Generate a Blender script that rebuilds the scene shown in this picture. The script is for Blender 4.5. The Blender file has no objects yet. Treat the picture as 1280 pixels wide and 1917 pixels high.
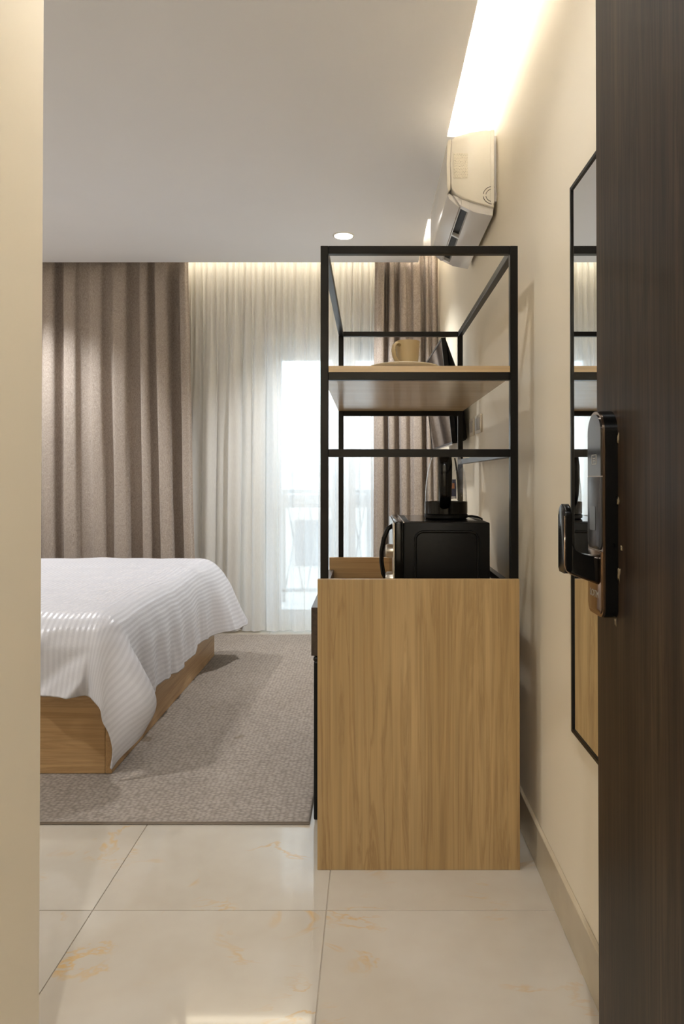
import bpy, bmesh, math, random
from mathutils import Vector, Matrix, noise

random.seed(7)
SC = bpy.context.scene
C = SC.collection
PI = math.pi

# ------------------------------------------------------------------ camera
cam = bpy.data.cameras.new('camera')
cam.sensor_fit = 'VERTICAL'
cam.sensor_height = 36.0
cam.lens = 24.0
cam.shift_x = -51.0 / 1917.0
cam.shift_y = -78.3 / 1917.0
cam.clip_start = 0.02
cam.clip_end = 200
camo = bpy.data.objects.new('camera', cam)
C.objects.link(camo)
camo.location = (0, 0, 1.113)
camo.rotation_euler = (PI / 2 + 0.010, 0, 0)
SC.camera = camo

# ------------------------------------------------------------------ world: bright overcast sky
W = bpy.data.worlds.new('overcast_sky')
SC.world = W
W.use_nodes = True
wb = W.node_tree.nodes['Background']
wb.inputs['Color'].default_value = (0.74, 0.87, 1.0, 1)
wb.inputs['Strength'].default_value = 1.75

SC.view_settings.view_transform = 'Standard'
SC.view_settings.look = 'None'
SC.view_settings.gamma = 1.0
SC.view_settings.exposure = 1.45
SC.view_settings.use_curve_mapping = False

LED_POWER = 38.0          # emission of the cove strips
SPOT_ROOM = 58.0          # watts of each ceiling downlight
SPOT_ENTRY = 13.5
SPOT_HALL = 74.0

# ------------------------------------------------------------------ material helpers
MATS = {}


def new_mat(name):
    m = bpy.data.materials.new(name)
    m.use_nodes = True
    nt = m.node_tree
    b = nt.nodes['Principled BSDF']
    MATS[name] = m
    return m, nt, b


def N(nt, typ, **kw):
    n = nt.nodes.new(typ)
    for k, v in kw.items():
        if hasattr(n, k):
            setattr(n, k, v)
        else:
            n.inputs[k.replace('_', ' ')].default_value = v
    return n


def coords(nt, scale=(1, 1, 1), kind='Object', rnd=False):
    tc = N(nt, 'ShaderNodeTexCoord')
    mp = N(nt, 'ShaderNodeMapping')
    mp.inputs['Scale'].default_value = scale
    nt.links.new(tc.outputs[kind], mp.inputs['Vector'])
    if rnd:
        oi = N(nt, 'ShaderNodeObjectInfo')
        mu = N(nt, 'ShaderNodeVectorMath', operation='SCALE')
        cx = N(nt, 'ShaderNodeCombineXYZ')
        nt.links.new(oi.outputs['Random'], cx.inputs[0])
        nt.links.new(oi.outputs['Random'], cx.inputs[1])
        nt.links.new(cx.outputs[0], mu.inputs[0])
        mu.inputs['Scale'].default_value = 37.0
        nt.links.new(mu.outputs[0], mp.inputs['Location'])
    return mp.outputs['Vector']


def ramp(nt, fac, stops):
    r = N(nt, 'ShaderNodeValToRGB')
    el = r.color_ramp.elements
    while len(el) < len(stops):
        el.new(0.5)
    for e, (p, c) in zip(el, stops):
        e.position = p
        e.color = (c[0], c[1], c[2], 1)
    nt.links.new(fac, r.inputs['Fac'])
    return r.outputs['Color']


def mixc(nt, fac, a, b, mode='MIX'):
    m = N(nt, 'ShaderNodeMix', data_type='RGBA', blend_type=mode)
    for sock, v in ((m.inputs[0], fac), (m.inputs[6], a), (m.inputs[7], b)):
        if isinstance(v, (int, float)):
            sock.default_value = v
        elif isinstance(v, tuple):
            sock.default_value = (v[0], v[1], v[2], 1)
        else:
            nt.links.new(v, sock)
    return m.outputs[2]


def bump(nt, b, height, strength=0.2, dist=0.002):
    bp = N(nt, 'ShaderNodeBump')
    bp.inputs['Strength'].default_value = strength
    bp.inputs['Distance'].default_value = dist
    nt.links.new(height, bp.inputs['Height'])
    nt.links.new(bp.outputs['Normal'], b.inputs['Normal'])


def noise_tex(nt, vec, scale, detail=4.0, rough=0.55, dist=0.0):
    n = N(nt, 'ShaderNodeTexNoise')
    nt.links.new(vec, n.inputs['Vector'])
    n.inputs['Scale'].default_value = scale
    n.inputs['Detail'].default_value = detail
    n.inputs['Roughness'].default_value = rough
    n.inputs['Distortion'].default_value = dist
    return n.outputs['Fac']


def plain(name, col, rough=0.5, metal=0.0, spec=0.5, coat=0.0, var=0.04, vscale=6.0):
    """plain finish with a faint procedural mottling"""
    m, nt, b = new_mat(name)
    v = coords(nt)
    f = noise_tex(nt, v, vscale, 3)
    lo = tuple(c * (1 - var) for c in col)
    hi = tuple(min(1, c * (1 + var)) for c in col)
    nt.links.new(ramp(nt, f, [(0.3, lo), (0.7, hi)]), b.inputs['Base Color'])
    b.inputs['Roughness'].default_value = rough
    b.inputs['Metallic'].default_value = metal
    b.inputs['Specular IOR Level'].default_value = spec
    b.inputs['Coat Weight'].default_value = coat
    return m


def wood(name, axis, c_lo, c_hi, c_dark, rough=0.42, streak=1.0, scale=1.0, fine=0.15):
    m, nt, b = new_mat(name)
    s = [6.5 * scale] * 3
    s[axis] = 0.32 * scale
    v = coords(nt, tuple(s), rnd=True)
    f1 = noise_tex(nt, v, 1.0, 5, 0.55, 0.6)
    base = ramp(nt, f1, [(0.30, c_lo), (0.68, c_hi)])
    s2 = [17.0 * scale] * 3
    s2[axis] = 0.8 * scale
    v2 = coords(nt, tuple(s2), rnd=True)
    f2 = noise_tex(nt, v2, 1.0, 6, 0.62, 1.4)
    d = ramp(nt, f2, [(0.44, (0, 0, 0)), (0.50, (1, 1, 1)), (0.56, (0, 0, 0))])
    bw = N(nt, 'ShaderNodeRGBToBW')
    nt.links.new(d, bw.inputs[0])
    mm = N(nt, 'ShaderNodeMath', operation='MULTIPLY')
    nt.links.new(bw.outputs[0], mm.inputs[0])
    f3 = noise_tex(nt, coords(nt, (2.5, 2.5, 2.5), rnd=True), 1.0, 2)
    m3 = N(nt, 'ShaderNodeMath', operation='MULTIPLY')
    nt.links.new(f3, m3.inputs[0])
    m3.inputs[1].default_value = 0.9 * streak
    nt.links.new(m3.outputs[0], mm.inputs[1])
    col = mixc(nt, mm.outputs[0], base, c_dark)
    s4 = [150.0] * 3
    s4[axis] = 3.0
    f4 = noise_tex(nt, coords(nt, tuple(s4)), 1.0, 2)
    g = ramp(nt, f4, [(0.3, (1 - fine,) * 3), (0.7, (1 + fine * 0.4,) * 3)])
    col = mixc(nt, 1.0, col, g, 'MULTIPLY')
    nt.links.new(col, b.inputs['Base Color'])
    b.inputs['Roughness'].default_value = rough
    bump(nt, b, f4, 0.12, 0.001)
    return m


# ------------------------------------------------------------------ materials
def paint(name, col, rough, spec):
    m, nt, b = new_mat(name)
    v = coords(nt)
    f = noise_tex(nt, v, 1.4, 3)
    lo = tuple(c * 0.97 for c in col)
    nt.links.new(ramp(nt, f, [(0.3, lo), (0.7, col)]), b.inputs['Base Color'])
    b.inputs['Roughness'].default_value = rough
    b.inputs['Specular IOR Level'].default_value = spec
    f2 = noise_tex(nt, v, 260.0, 2)
    bump(nt, b, f2, 0.05, 0.0006)
    return m


M_WALL = paint('cream_wall_paint', (0.82, 0.735, 0.585), 0.55, 0.3)
M_CEIL = paint('white_ceiling_paint', (0.85, 0.85, 0.87), 0.8, 0.2)
M_GROUT = plain('tile_grout', (0.46, 0.39, 0.31), 0.9)

# polished cream porcelain with ochre veins
m, nt, b = new_mat('polished_cream_tile')
v = coords(nt, rnd=True)
cl = noise_tex(nt, v, 2.2, 4, 0.6)
base = ramp(nt, cl, [(0.30, (0.415, 0.355, 0.28)), (0.72, (0.495, 0.45, 0.38))])
vn = noise_tex(nt, coords(nt, (1.0, 1.7, 1.0), rnd=True), 2.6, 5, 0.62, 0.7)
line = ramp(nt, vn, [(0.474, (0, 0, 0)), (0.5, (1, 1, 1)), (0.520, (0, 0, 0))])
msk = ramp(nt, noise_tex(nt, v, 4.3, 2), [(0.51, (0, 0, 0)), (0.68, (1, 1, 1))])
vein = mixc(nt, 1.0, line, msk, 'MULTIPLY')
bw = N(nt, 'ShaderNodeRGBToBW')
nt.links.new(vein, bw.inputs[0])
mu = N(nt, 'ShaderNodeMath', operation='MULTIPLY')
nt.links.new(bw.outputs[0], mu.inputs[0])
mu.inputs[1].default_value = 0.85
nt.links.new(mixc(nt, mu.outputs[0], base, (0.50, 0.31, 0.11)), b.inputs['Base Color'])
b.inputs['Roughness'].default_value = 0.055
M_TILE = m
M_SKIRT = plain('beige_tile_skirting', (0.50, 0.42, 0.30), 0.25, var=0.08)

M_OAK_V = wood('oak_laminate_upright', 2, (0.355, 0.225, 0.092), (0.455, 0.305, 0.14), (0.25, 0.14, 0.05), streak=1.1)
M_OAK_Y = wood('oak_laminate_long', 1, (0.44, 0.275, 0.115), (0.545, 0.36, 0.17), (0.32, 0.18, 0.07), streak=0.8)
M_OAK_X = wood('oak_laminate_cross', 0, (0.44, 0.275, 0.12), (0.54, 0.36, 0.175), (0.30, 0.17, 0.065), streak=0.9)
M_OAK_BED = wood('oak_laminate_bed', 0, (0.42, 0.25, 0.105), (0.53, 0.34, 0.165), (0.28, 0.15, 0.055), streak=1.0)
M_OAK_BEDY = wood('oak_laminate_bed_side', 1, (0.42, 0.25, 0.105), (0.53, 0.34, 0.165), (0.28, 0.15, 0.055), streak=1.0)
M_SHELF = wood('oak_laminate_shelf', 0, (0.50, 0.35, 0.19), (0.60, 0.44, 0.26), (0.42, 0.27, 0.13), rough=0.24, streak=0.5)
M_WENGE = wood('dark_brown_laminate', 1, (0.045, 0.028, 0.018), (0.075, 0.048, 0.032), (0.02, 0.012, 0.008))
M_DOOR = wood('dark_walnut_door', 2, (0.020, 0.011, 0.0055), (0.066, 0.041, 0.023), (0.008, 0.0045, 0.0025), rough=0.44, streak=1.2, scale=1.6, fine=0.6)
M_DOOR.node_tree.nodes['Principled BSDF'].inputs['Specular IOR Level'].default_value = 0.28

M_BLACKMETAL = plain('black_powder_coat', (0.005, 0.0045, 0.004), 0.30, 0.0, 0.2)
M_BLACKPL = plain('black_gloss_plastic', (0.003, 0.003, 0.003), 0.14, spec=0.3)
M_BLACKMAT = plain('black_satin_plastic', (0.0035, 0.0035, 0.0035), 0.42, spec=0.22)
M_TVPL = plain('tv_black_plastic', (0.004, 0.004, 0.0045), 0.3, spec=0.25)
M_SCREEN = plain('tv_screen', (0.010, 0.011, 0.014), 0.05, spec=1.0)
M_SILVER = plain('brushed_silver', (0.62, 0.58, 0.52), 0.32, 1.0)
M_CHROME = plain('bright_trim', (0.80, 0.80, 0.80), 0.2, 1.0)
M_BRONZE = plain('dark_bronze_chrome', (0.30, 0.22, 0.16), 0.14, 1.0)
M_LOCKGLASS = plain('lock_dark_glass', (0.014, 0.014, 0.016), 0.13, spec=0.9)
M_LOCKGREY = plain('lock_grey_cover', (0.045, 0.046, 0.050), 0.25, spec=0.6)
M_LOCKINK = plain('lock_silver_print', (0.36, 0.33, 0.28), 0.4)
M_ACWHITE = plain('ac_white_plastic', (0.80, 0.765, 0.69), 0.22, var=0.01)
M_ACGREY = plain('ac_pale_grey_plastic', (0.72, 0.71, 0.71), 0.2, var=0.01)
M_UPVC = plain('white_door_frame', (0.82, 0.84, 0.86), 0.35)
M_MUG = plain('beige_stoneware', (0.40, 0.29, 0.145), 0.35)
M_PLATE = plain('cream_porcelain', (0.90, 0.85, 0.74), 0.25, var=0.01)
M_SOCKET = plain('ivory_socket_plastic', (0.66, 0.58, 0.45), 0.35)
M_SOCKIN = plain('grey_socket_insert', (0.45, 0.41, 0.35), 0.4)
M_RAIL = plain('grey_iron', (0.34, 0.36, 0.38), 0.5)
M_CONC = plain('pale_concrete', (0.80, 0.79, 0.77), 0.9, var=0.06)
M_FACADE = plain('pale_render_facade', (0.68, 0.64, 0.58), 0.9, var=0.06)
M_FWIN = plain('facade_window_glass', (0.10, 0.13, 0.16), 0.15)
M_PILLOW = plain('white_pillow_cotton', (0.82, 0.80, 0.79), 0.85)
M_MATTRESS = plain('white_mattress_ticking', (0.78, 0.76, 0.74), 0.9)
M_STICK_BLUE = plain('navy_sticker', (0.035, 0.05, 0.16), 0.4)
M_STICK_ORANGE = plain('orange_sticker_print', (0.70, 0.30, 0.16), 0.4)
M_STICK_WHITE = plain('white_sticker_print', (0.8, 0.8, 0.82), 0.4)

# water
M_WATER = plain('clear_water', (0.96, 0.97, 0.97), 0.02, var=0.005)
M_WATER.node_tree.nodes['Principled BSDF'].inputs['Transmission Weight'].default_value = 1.0
M_WATER.node_tree.nodes['Principled BSDF'].inputs['IOR'].default_value = 1.33

# mirror
m, nt, b = new_mat('mirror_silvering')
f = noise_tex(nt, coords(nt), 3.0, 2)
nt.links.new(ramp(nt, f, [(0.3, (0.86, 0.88, 0.875)), (0.7, (0.88, 0.90, 0.895))]), b.inputs['Base Color'])
b.inputs['Metallic'].default_value = 1.0
b.inputs['Roughness'].default_value = 0.01
M_MIRROR = m

# woven curtain
m, nt, b = new_mat('taupe_linen_weave')
fa = noise_tex(nt, coords(nt, (500, 60, 60)), 1.0, 2)
fb = noise_tex(nt, coords(nt, (90, 90, 520)), 1.0, 2)
ad = N(nt, 'ShaderNodeMath', operation='ADD')
nt.links.new(fa, ad.inputs[0]); nt.links.new(fb, ad.inputs[1])
mu = N(nt, 'ShaderNodeMath', operation='MULTIPLY'); mu.inputs[1].default_value = 0.5
nt.links.new(ad.outputs[0], mu.inputs[0])
nt.links.new(ramp(nt, mu.outputs[0], [(0.36, (0.29, 0.24, 0.20)), (0.64, (0.52, 0.445, 0.385))]), b.inputs['Base Color'])
b.inputs['Roughness'].default_value = 0.9
b.inputs['Specular IOR Level'].default_value = 0.15
b.inputs['Sheen Weight'].default_value = 0.15
bump(nt, b, mu.outputs[0], 0.3, 0.001)
M_CURTAIN = m

# sheer voile: partly see-through, scatters both ways
m, nt, b = new_mat('white_sheer_voile')
nt.nodes.remove(b)
out = nt.nodes['Material Output']
df = N(nt, 'ShaderNodeBsdfDiffuse'); tr = N(nt, 'ShaderNodeBsdfTranslucent'); tp = N(nt, 'ShaderNodeBsdfTransparent')
f = noise_tex(nt, coords(nt, (420, 420, 30)), 1.0, 2)
cc = ramp(nt, f, [(0.3, (0.88, 0.875, 0.86)), (0.7, (0.96, 0.955, 0.94))])
nt.links.new(cc, df.inputs['Color']); nt.links.new(cc, tr.inputs['Color'])
tp.inputs['Color'].default_value = (1, 1, 1, 1)
m1 = N(nt, 'ShaderNodeMixShader'); m1.inputs[0].default_value = 0.27
nt.links.new(df.outputs[0], m1.inputs[1]); nt.links.new(tr.outputs[0], m1.inputs[2])
m2 = N(nt, 'ShaderNodeMixShader'); m2.inputs[0].default_value = 0.80
nt.links.new(tp.outputs[0], m2.inputs[1]); nt.links.new(m1.outputs[0], m2.inputs[2])
nt.links.new(m2.outputs[0], out.inputs['Surface'])
M_SHEER = m

# thin window glass
def thin_glass(name, tint, refl):
    m, nt, b = new_mat(name)
    nt.nodes.remove(b)
    out = nt.nodes['Material Output']
    tp = N(nt, 'ShaderNodeBsdfTransparent'); gl = N(nt, 'ShaderNodeBsdfGlossy')
    f = noise_tex(nt, coords(nt), 2.0, 2)
    nt.links.new(ramp(nt, f, [(0.3, tint), (0.7, tuple(min(1, c * 1.01) for c in tint))]), tp.inputs['Color'])
    gl.inputs['Roughness'].default_value = 0.02
    lw = N(nt, 'ShaderNodeLayerWeight'); lw.inputs['Blend'].default_value = 0.5
    pw = N(nt, 'ShaderNodeMath', operation='POWER'); pw.inputs[1].default_value = 3.0
    nt.links.new(lw.outputs['Facing'], pw.inputs[0])
    fr = N(nt, 'ShaderNodeMath', operation='MULTIPLY_ADD')
    nt.links.new(pw.outputs[0], fr.inputs[0])
    fr.inputs[1].default_value = refl
    fr.inputs[2].default_value = 0.035
    mx = N(nt, 'ShaderNodeMixShader')
    nt.links.new(fr.outputs[0], mx.inputs[0])
    nt.links.new(tp.outputs[0], mx.inputs[1]); nt.links.new(gl.outputs[0], mx.inputs[2])
    nt.links.new(mx.outputs[0], out.inputs['Surface'])
    return m


M_PANE = thin_glass('window_pane_glass', (0.93, 0.96, 0.96), 0.5)
M_KETGLASS = thin_glass('kettle_glass', (0.94, 0.94, 0.935), 0.8)
M_TUMBLER = thin_glass('tumbler_glass', (0.96, 0.97, 0.97), 0.5)

# duvet: satin stripe
m, nt, b = new_mat('white_satin_stripe_cotton')
uv = N(nt, 'ShaderNodeUVMap'); uv.uv_map = 'cloth'
sp = N(nt, 'ShaderNodeSeparateXYZ')
nt.links.new(uv.outputs[0], sp.inputs[0])
mm = N(nt, 'ShaderNodeMath', operation='MULTIPLY'); mm.inputs[1].default_value = 2 * PI / 0.021
nt.links.new(sp.outputs[0], mm.inputs[0])
sn = N(nt, 'ShaderNodeMath', operation='SINE'); nt.links.new(mm.outputs[0], sn.inputs[0])
mr = N(nt, 'ShaderNodeMapRange'); mr.inputs[1].default_value = -0.35; mr.inputs[2].default_value = 0.35
nt.links.new(sn.outputs[0], mr.inputs[0])
nt.links.new(ramp(nt, mr.outputs[0], [(0.0, (0.520, 0.510, 0.535)), (1.0, (0.565, 0.555, 0.58))]), b.inputs['Base Color'])
rr = N(nt, 'ShaderNodeMapRange'); rr.inputs[3].default_value = 0.85; rr.inputs[4].default_value = 0.34
nt.links.new(mr.outputs[0], rr.inputs[0]); nt.links.new(rr.outputs[0], b.inputs['Roughness'])
wr = noise_tex(nt, coords(nt, (1, 1, 1)), 30.0, 4, 0.6)
bump(nt, b, wr, 0.25, 0.006)
M_DUVET = m

# rug: coarse flat weave
m, nt, b = new_mat('taupe_woven_rug')
vo = N(nt, 'ShaderNodeTexVoronoi'); nt.links.new(coords(nt, (62, 105, 62)), vo.inputs['Vector'])
vo.inputs['Scale'].default_value = 1.0
vo.inputs['Randomness'].default_value = 0.55
cv = ramp(nt, vo.outputs['Distance'], [(0.15, (0.385, 0.33, 0.28)), (0.75, (0.22, 0.185, 0.155))])
big = ramp(nt, noise_tex(nt, coords(nt), 2.2, 3), [(0.3, (0.88, 0.87, 0.86)), (0.7, (1, 1, 1))])
spt = ramp(nt, noise_tex(nt, coords(nt), 5.0, 1), [(0.24, (0.72, 0.66, 0.58)), (0.27, (1, 1, 1))])
nt.links.new(mixc(nt, 1.0, mixc(nt, 1.0, cv, big, 'MULTIPLY'), spt, 'MULTIPLY'), b.inputs['Base Color'])
b.inputs['Roughness'].default_value = 0.95
b.inputs['Specular IOR Level'].default_value = 0.1
inv = N(nt, 'ShaderNodeMath', operation='SUBTRACT'); inv.inputs[0].default_value = 1.0
nt.links.new(vo.outputs['Distance'], inv.inputs[1])
bump(nt, b, inv.outputs[0], 0.7, 0.004)
M_RUG = m
M_RUGEDGE = plain('brown_rug_binding', (0.30, 0.25, 0.205), 0.95)


def emit(name, col, strength):
    m, nt, b = new_mat(name)
    b.inputs['Base Color'].default_value = (col[0], col[1], col[2], 1)
    b.inputs['Emission Color'].default_value = (col[0], col[1], col[2], 1)
    b.inputs['Emission Strength'].default_value = strength
    return m


M_LED = emit('warm_led_strip', (1.0, 0.91, 0.74), LED_POWER)
M_LED2 = emit('warm_led_strip_curtain', (1.0, 0.88, 0.66), LED_POWER * 0.092)
M_DIFF = emit('downlight_diffuser', (1.0, 0.95, 0.88), 10.0)

# sticker on the air conditioner: rows of small print
m, nt, b = new_mat('ac_rating_label_print')
bt = N(nt, 'ShaderNodeTexBrick')
nt.links.new(coords(nt, (1, 1, 1), 'UV'), bt.inputs['Vector'])
bt.inputs['Scale'].default_value = 1.0
bt.inputs['Brick Width'].default_value = 0.17
bt.inputs['Row Height'].default_value = 0.062
bt.inputs['Mortar Size'].default_value = 0.016
bt.inputs['Mortar'].default_value = (0.72, 0.67, 0.56, 1)
bt.inputs['Color1'].default_value = (0.26, 0.23, 0.18, 1)
bt.inputs['Color2'].default_value = (0.50, 0.45, 0.37, 1)
fn = noise_tex(nt, coords(nt, (14, 40, 1), 'UV'), 1.0, 3)
fr_ = ramp(nt, fn, [(0.44, (0, 0, 0)), (0.56, (1, 1, 1))])
nt.links.new(mixc(nt, fr_, (0.74, 0.69, 0.58), bt.outputs['Color']), b.inputs['Base Color'])
b.inputs['Roughness'].default_value = 0.4
M_ACLABEL = m


# ------------------------------------------------------------------ mesh helpers
def add_box(bm, x0, x1, y0, y1, z0, z1):
    vs = [bm.verts.new(p) for p in ((x0, y0, z0), (x1, y0, z0), (x1, y1, z0), (x0, y1, z0),
                                    (x0, y0, z1), (x1, y0, z1), (x1, y1, z1), (x0, y1, z1))]
    for q in ((0, 3, 2, 1), (4, 5, 6, 7), (0, 1, 5, 4), (1, 2, 6, 5), (2, 3, 7, 6), (3, 0, 4, 7)):
        bm.faces.new([vs[i] for i in q])


def box_bm(x0, x1, y0, y1, z0, z1, bev=0.0, seg=1):
    bm = bmesh.new()
    add_box(bm, x0, x1, y0, y1, z0, z1)
    if bev:
        bmesh.ops.bevel(bm, geom=list(bm.edges), offset=bev, segments=seg, profile=0.5, affect='EDGES')
    return bm


def tube_bm(path, r, n=10, bm=None, closed=False, flat=None):
    """round tube along a path; flat=(ax, ay) squashes the section"""
    bm = bm or bmesh.new()
    pts = [Vector(p) for p in path]
    rings = []
    cnt = len(pts)
    up = Vector((0, 0, 1))
    prev = None
    for i, p in enumerate(pts):
        if closed:
            t = (pts[(i + 1) % cnt] - pts[i - 1]).normalized()
        else:
            t = (pts[min(i + 1, cnt - 1)] - pts[max(i - 1, 0)]).normalized()
        if prev is None:
            a = t.cross(up)
            if a.length < 1e-3:
                a = t.cross(Vector((0, 1, 0)))
            a.normalize()
        else:
            a = (prev - t * prev.dot(t)).normalized()
        prev = a
        bb = t.cross(a)
        rr = r[i] if isinstance(r, (list, tuple)) else r
        fx, fy = flat or (1, 1)
        rings.append([bm.verts.new(p + a * math.cos(2 * PI * k / n) * rr * fx + bb * math.sin(2 * PI * k / n) * rr * fy) for k in range(n)])
    m = cnt if closed else cnt - 1
    for i in range(m):
        A, B = rings[i], rings[(i + 1) % cnt]
        for k in range(n):
            bm.faces.new((A[k], A[(k + 1) % n], B[(k + 1) % n], B[k]))
    if not closed:
        bm.faces.new(rings[0][::-1])
        bm.faces.new(rings[-1])
    return bm


def lathe_bm(prof, cx, cy, n=40, bm=None, cap=True):
    """prof: (r, z) list turned about the vertical axis at cx, cy"""
    bm = bm or bmesh.new()
    rings = []
    for r, z in prof:
        if r < 1e-5:
            rings.append([bm.verts.new((cx, cy, z))])
        else:
            rings.append([bm.verts.new((cx + r * math.cos(2 * PI * k / n), cy + r * math.sin(2 * PI * k / n), z)) for k in range(n)])
    for A, B in zip(rings[:-1], rings[1:]):
        for k in range(n):
            if len(A) == 1 and len(B) == 1:
                continue
            if len(A) == 1:
                bm.faces.new((A[0], B[k], B[(k + 1) % n]))
            elif len(B) == 1:
                bm.faces.new((A[k], A[(k + 1) % n], B[0]))
            else:
                bm.faces.new((A[k], A[(k + 1) % n], B[(k + 1) % n], B[k]))
    return bm


def prism_bm(poly, lo, hi, axis=1, bev=0.0, seg=2):
    """poly: 2-D outline, extruded along axis (the two others in cyclic-free x,y,z order)"""
    bm = bmesh.new()

    def P(a, b, t):
        if axis == 0:
            return (t, a, b)
        if axis == 1:
            return (a, t, b)
        return (a, b, t)
    A = [bm.verts.new(P(a, b, lo)) for a, b in poly]
    B = [bm.verts.new(P(a, b, hi)) for a, b in poly]
    fa = bm.faces.new(A)
    fb = bm.faces.new(B[::-1])
    n = len(poly)
    for i in range(n):
        bm.faces.new((A[(i + 1) % n], A[i], B[i], B[(i + 1) % n]))
    if bev:
        es = set(list(fa.edges) + list(fb.edges))
        bmesh.ops.bevel(bm, geom=list(es), offset=bev, segments=seg, profile=0.5, affect='EDGES')
    bmesh.ops.recalc_face_normals(bm, faces=bm.faces)
    return bm


def rrect(a0, a1, b0, b1, r, n=6):
    """rounded rectangle outline; r may be 4 radii (a1b1, a0b1, a0b0, a1b0)"""
    rs = r if isinstance(r, (list, tuple)) else (r,) * 4
    out = []
    for (cx, cy, s), rad in zip(((a1, b1, 0), (a0, b1, 1), (a0, b0, 2), (a1, b0, 3)), rs):
        ox = cx - rad if s in (0, 3) else cx + rad
        oy = cy - rad if s in (0, 1) else cy + rad
        for k in range(n + 1):
            t = PI / 2 * (s + k / n)
            out.append((ox + rad * math.cos(t), oy + rad * math.sin(t)))
    return out


def obj(name, bm, mat, parent=None, smooth=False, origin=None):
    me = bpy.data.meshes.new(name)
    if smooth:
        for f in bm.faces:
            f.smooth = True
    bm.normal_update()
    bm.to_mesh(me)
    bm.free()
    if smooth == 'auto':
        try:
            me.set_sharp_from_angle(angle=math.radians(35))
        except Exception:
            pass
    me.materials.append(mat)
    o = bpy.data.objects.new(name, me)
    C.objects.link(o)
    if origin is not None:
        me.transform(Matrix.Translation(-Vector(origin)))
        o.location = origin
    if parent is not None:
        o.parent = parent
        if parent.location.length > 0 and origin is None:
            # children are modelled in room coordinates
            o.matrix_parent_inverse = Matrix.Translation(-world_loc(parent))
        elif origin is not None:
            o.location = Vector(origin) - world_loc(parent)
    return o


def world_loc(o):
    v = Vector((0, 0, 0))
    while o is not None:
        v = v + Vector(o.location)
        if o.matrix_parent_inverse != Matrix.Identity(4):
            v = v + o.matrix_parent_inverse.translation
        o = o.parent
    return v


def tag(o, label, cat, group=None):
    o['label'] = label
    o['category'] = cat
    if group:
        o['group'] = group
    return o


def thing(name, label, cat, loc=(0, 0, 0), group=None):
    o = bpy.data.objects.new(name, None)
    C.objects.link(o)
    o.location = loc
    o.empty_display_size = 0.05
    return tag(o, label, cat, group)


def struct(o, label=None):
    o['kind'] = 'structure'
    if label:
        o['label'] = label
    return o


def solid(o, t, off=-1):
    md = o.modifiers.new('thickness', 'SOLIDIFY')
    md.thickness = t
    md.offset = off
    return o


def lerp(a, b, t):
    return a + (b - a) * t


def sstep(t):
    t = max(0.0, min(1.0, t))
    return t * t * (3 - 2 * t)


# ------------------------------------------------------------------ the room shell
XR = 0.488      # wall with the air conditioner
YB = 5.00       # window wall
XL = -3.11      # bed-head wall
ZC = 2.580      # dropped ceiling
ZS = 2.708      # slab above the light cove
YC = 4.65       # dropped ceiling stops here, curtain recess behind
XC = 0.335      # dropped ceiling stops here, light cove beside the wall

floor = struct(obj('floor', box_bm(XL, XR, -1.4, YB, -0.06, -0.003), M_GROUT), 'polished cream porcelain tile floor with ochre veins')
tile_cache = {}
xs = [0.490 - 0.6 * k for k in range(0, 8)]
ys = [1.765 + 0.6 * k for k in range(-6, 7)]
for i in range(len(xs) - 1):
    for j in range(len(ys) - 1):
        x1, x0 = min(xs[i], XR - 0.002), max(xs[i + 1], XL)
        y0, y1 = max(ys[j], -1.4), min(ys[j + 1], YB)
        if x1 - x0 < 0.05 or y1 - y0 < 0.05:
            continue
        if y1 < 1.25 and x1 < -0.72:
            continue
        key = (round(x1 - x0, 3), round(y1 - y0, 3))
        if key not in tile_cache:
            w, h = key[0] / 2 - 0.001, key[1] / 2 - 0.001
            bm = box_bm(-w, w, -h, h, -0.010, 0.0)
            top = [e for e in bm.edges if all(v_.co.z > -0.001 for v_ in e.verts)]
            bmesh.ops.bevel(bm, geom=top, offset=0.0008, segments=1, affect='EDGES')
            me = bpy.data.meshes.new('tile')
            bm.to_mesh(me); bm.free()
            me.materials.append(M_TILE)
            tile_cache[key] = me
        t = bpy.data.objects.new('tile', tile_cache[key])
        C.objects.link(t)
        t.location = ((x0 + x1) / 2, (y0 + y1) / 2, 0)
        t.parent = floor

struct(obj('wall_right', box_bm(XR, XR + 0.15, -1.4, YB + 0.2, -0.06, ZS + 0.1), M_WALL), 'cream painted wall behind the cabinet and the mirror')
struct(obj('wall_left', box_bm(-0.72, -0.60, -1.4, 1.25, -0.06, ZS), M_WALL), 'cream wall end beside the entrance')
struct(obj('wall_near', box_bm(XL, -0.72, 1.13, 1.25, -0.06, ZS), M_WALL))
struct(obj('wall_head', box_bm(XL - 0.15, XL, 1.13, YB + 0.2, -0.06, ZS + 0.1), M_WALL))
struct(obj('wall_entry', box_bm(-0.72, XR, -1.52, -1.4, -0.06, ZS), M_WALL))

# window wall with the balcony-door opening
OX0, OX1, OZ1 = -0.80, 0.42, 2.13
bm = bmesh.new()
add_box(bm, XL, OX0, YB, YB + 0.2, -0.06, ZS + 0.1)
add_box(bm, OX1, XR, YB, YB + 0.2, -0.06, ZS + 0.1)
add_box(bm, OX0, OX1, YB, YB + 0.2, OZ1, ZS + 0.1)
add_box(bm, OX0, OX1, YB, YB + 0.2, -0.06, 0.0)
struct(obj('wall_back', bm, M_WALL), 'cream wall with the balcony door opening')

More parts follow.
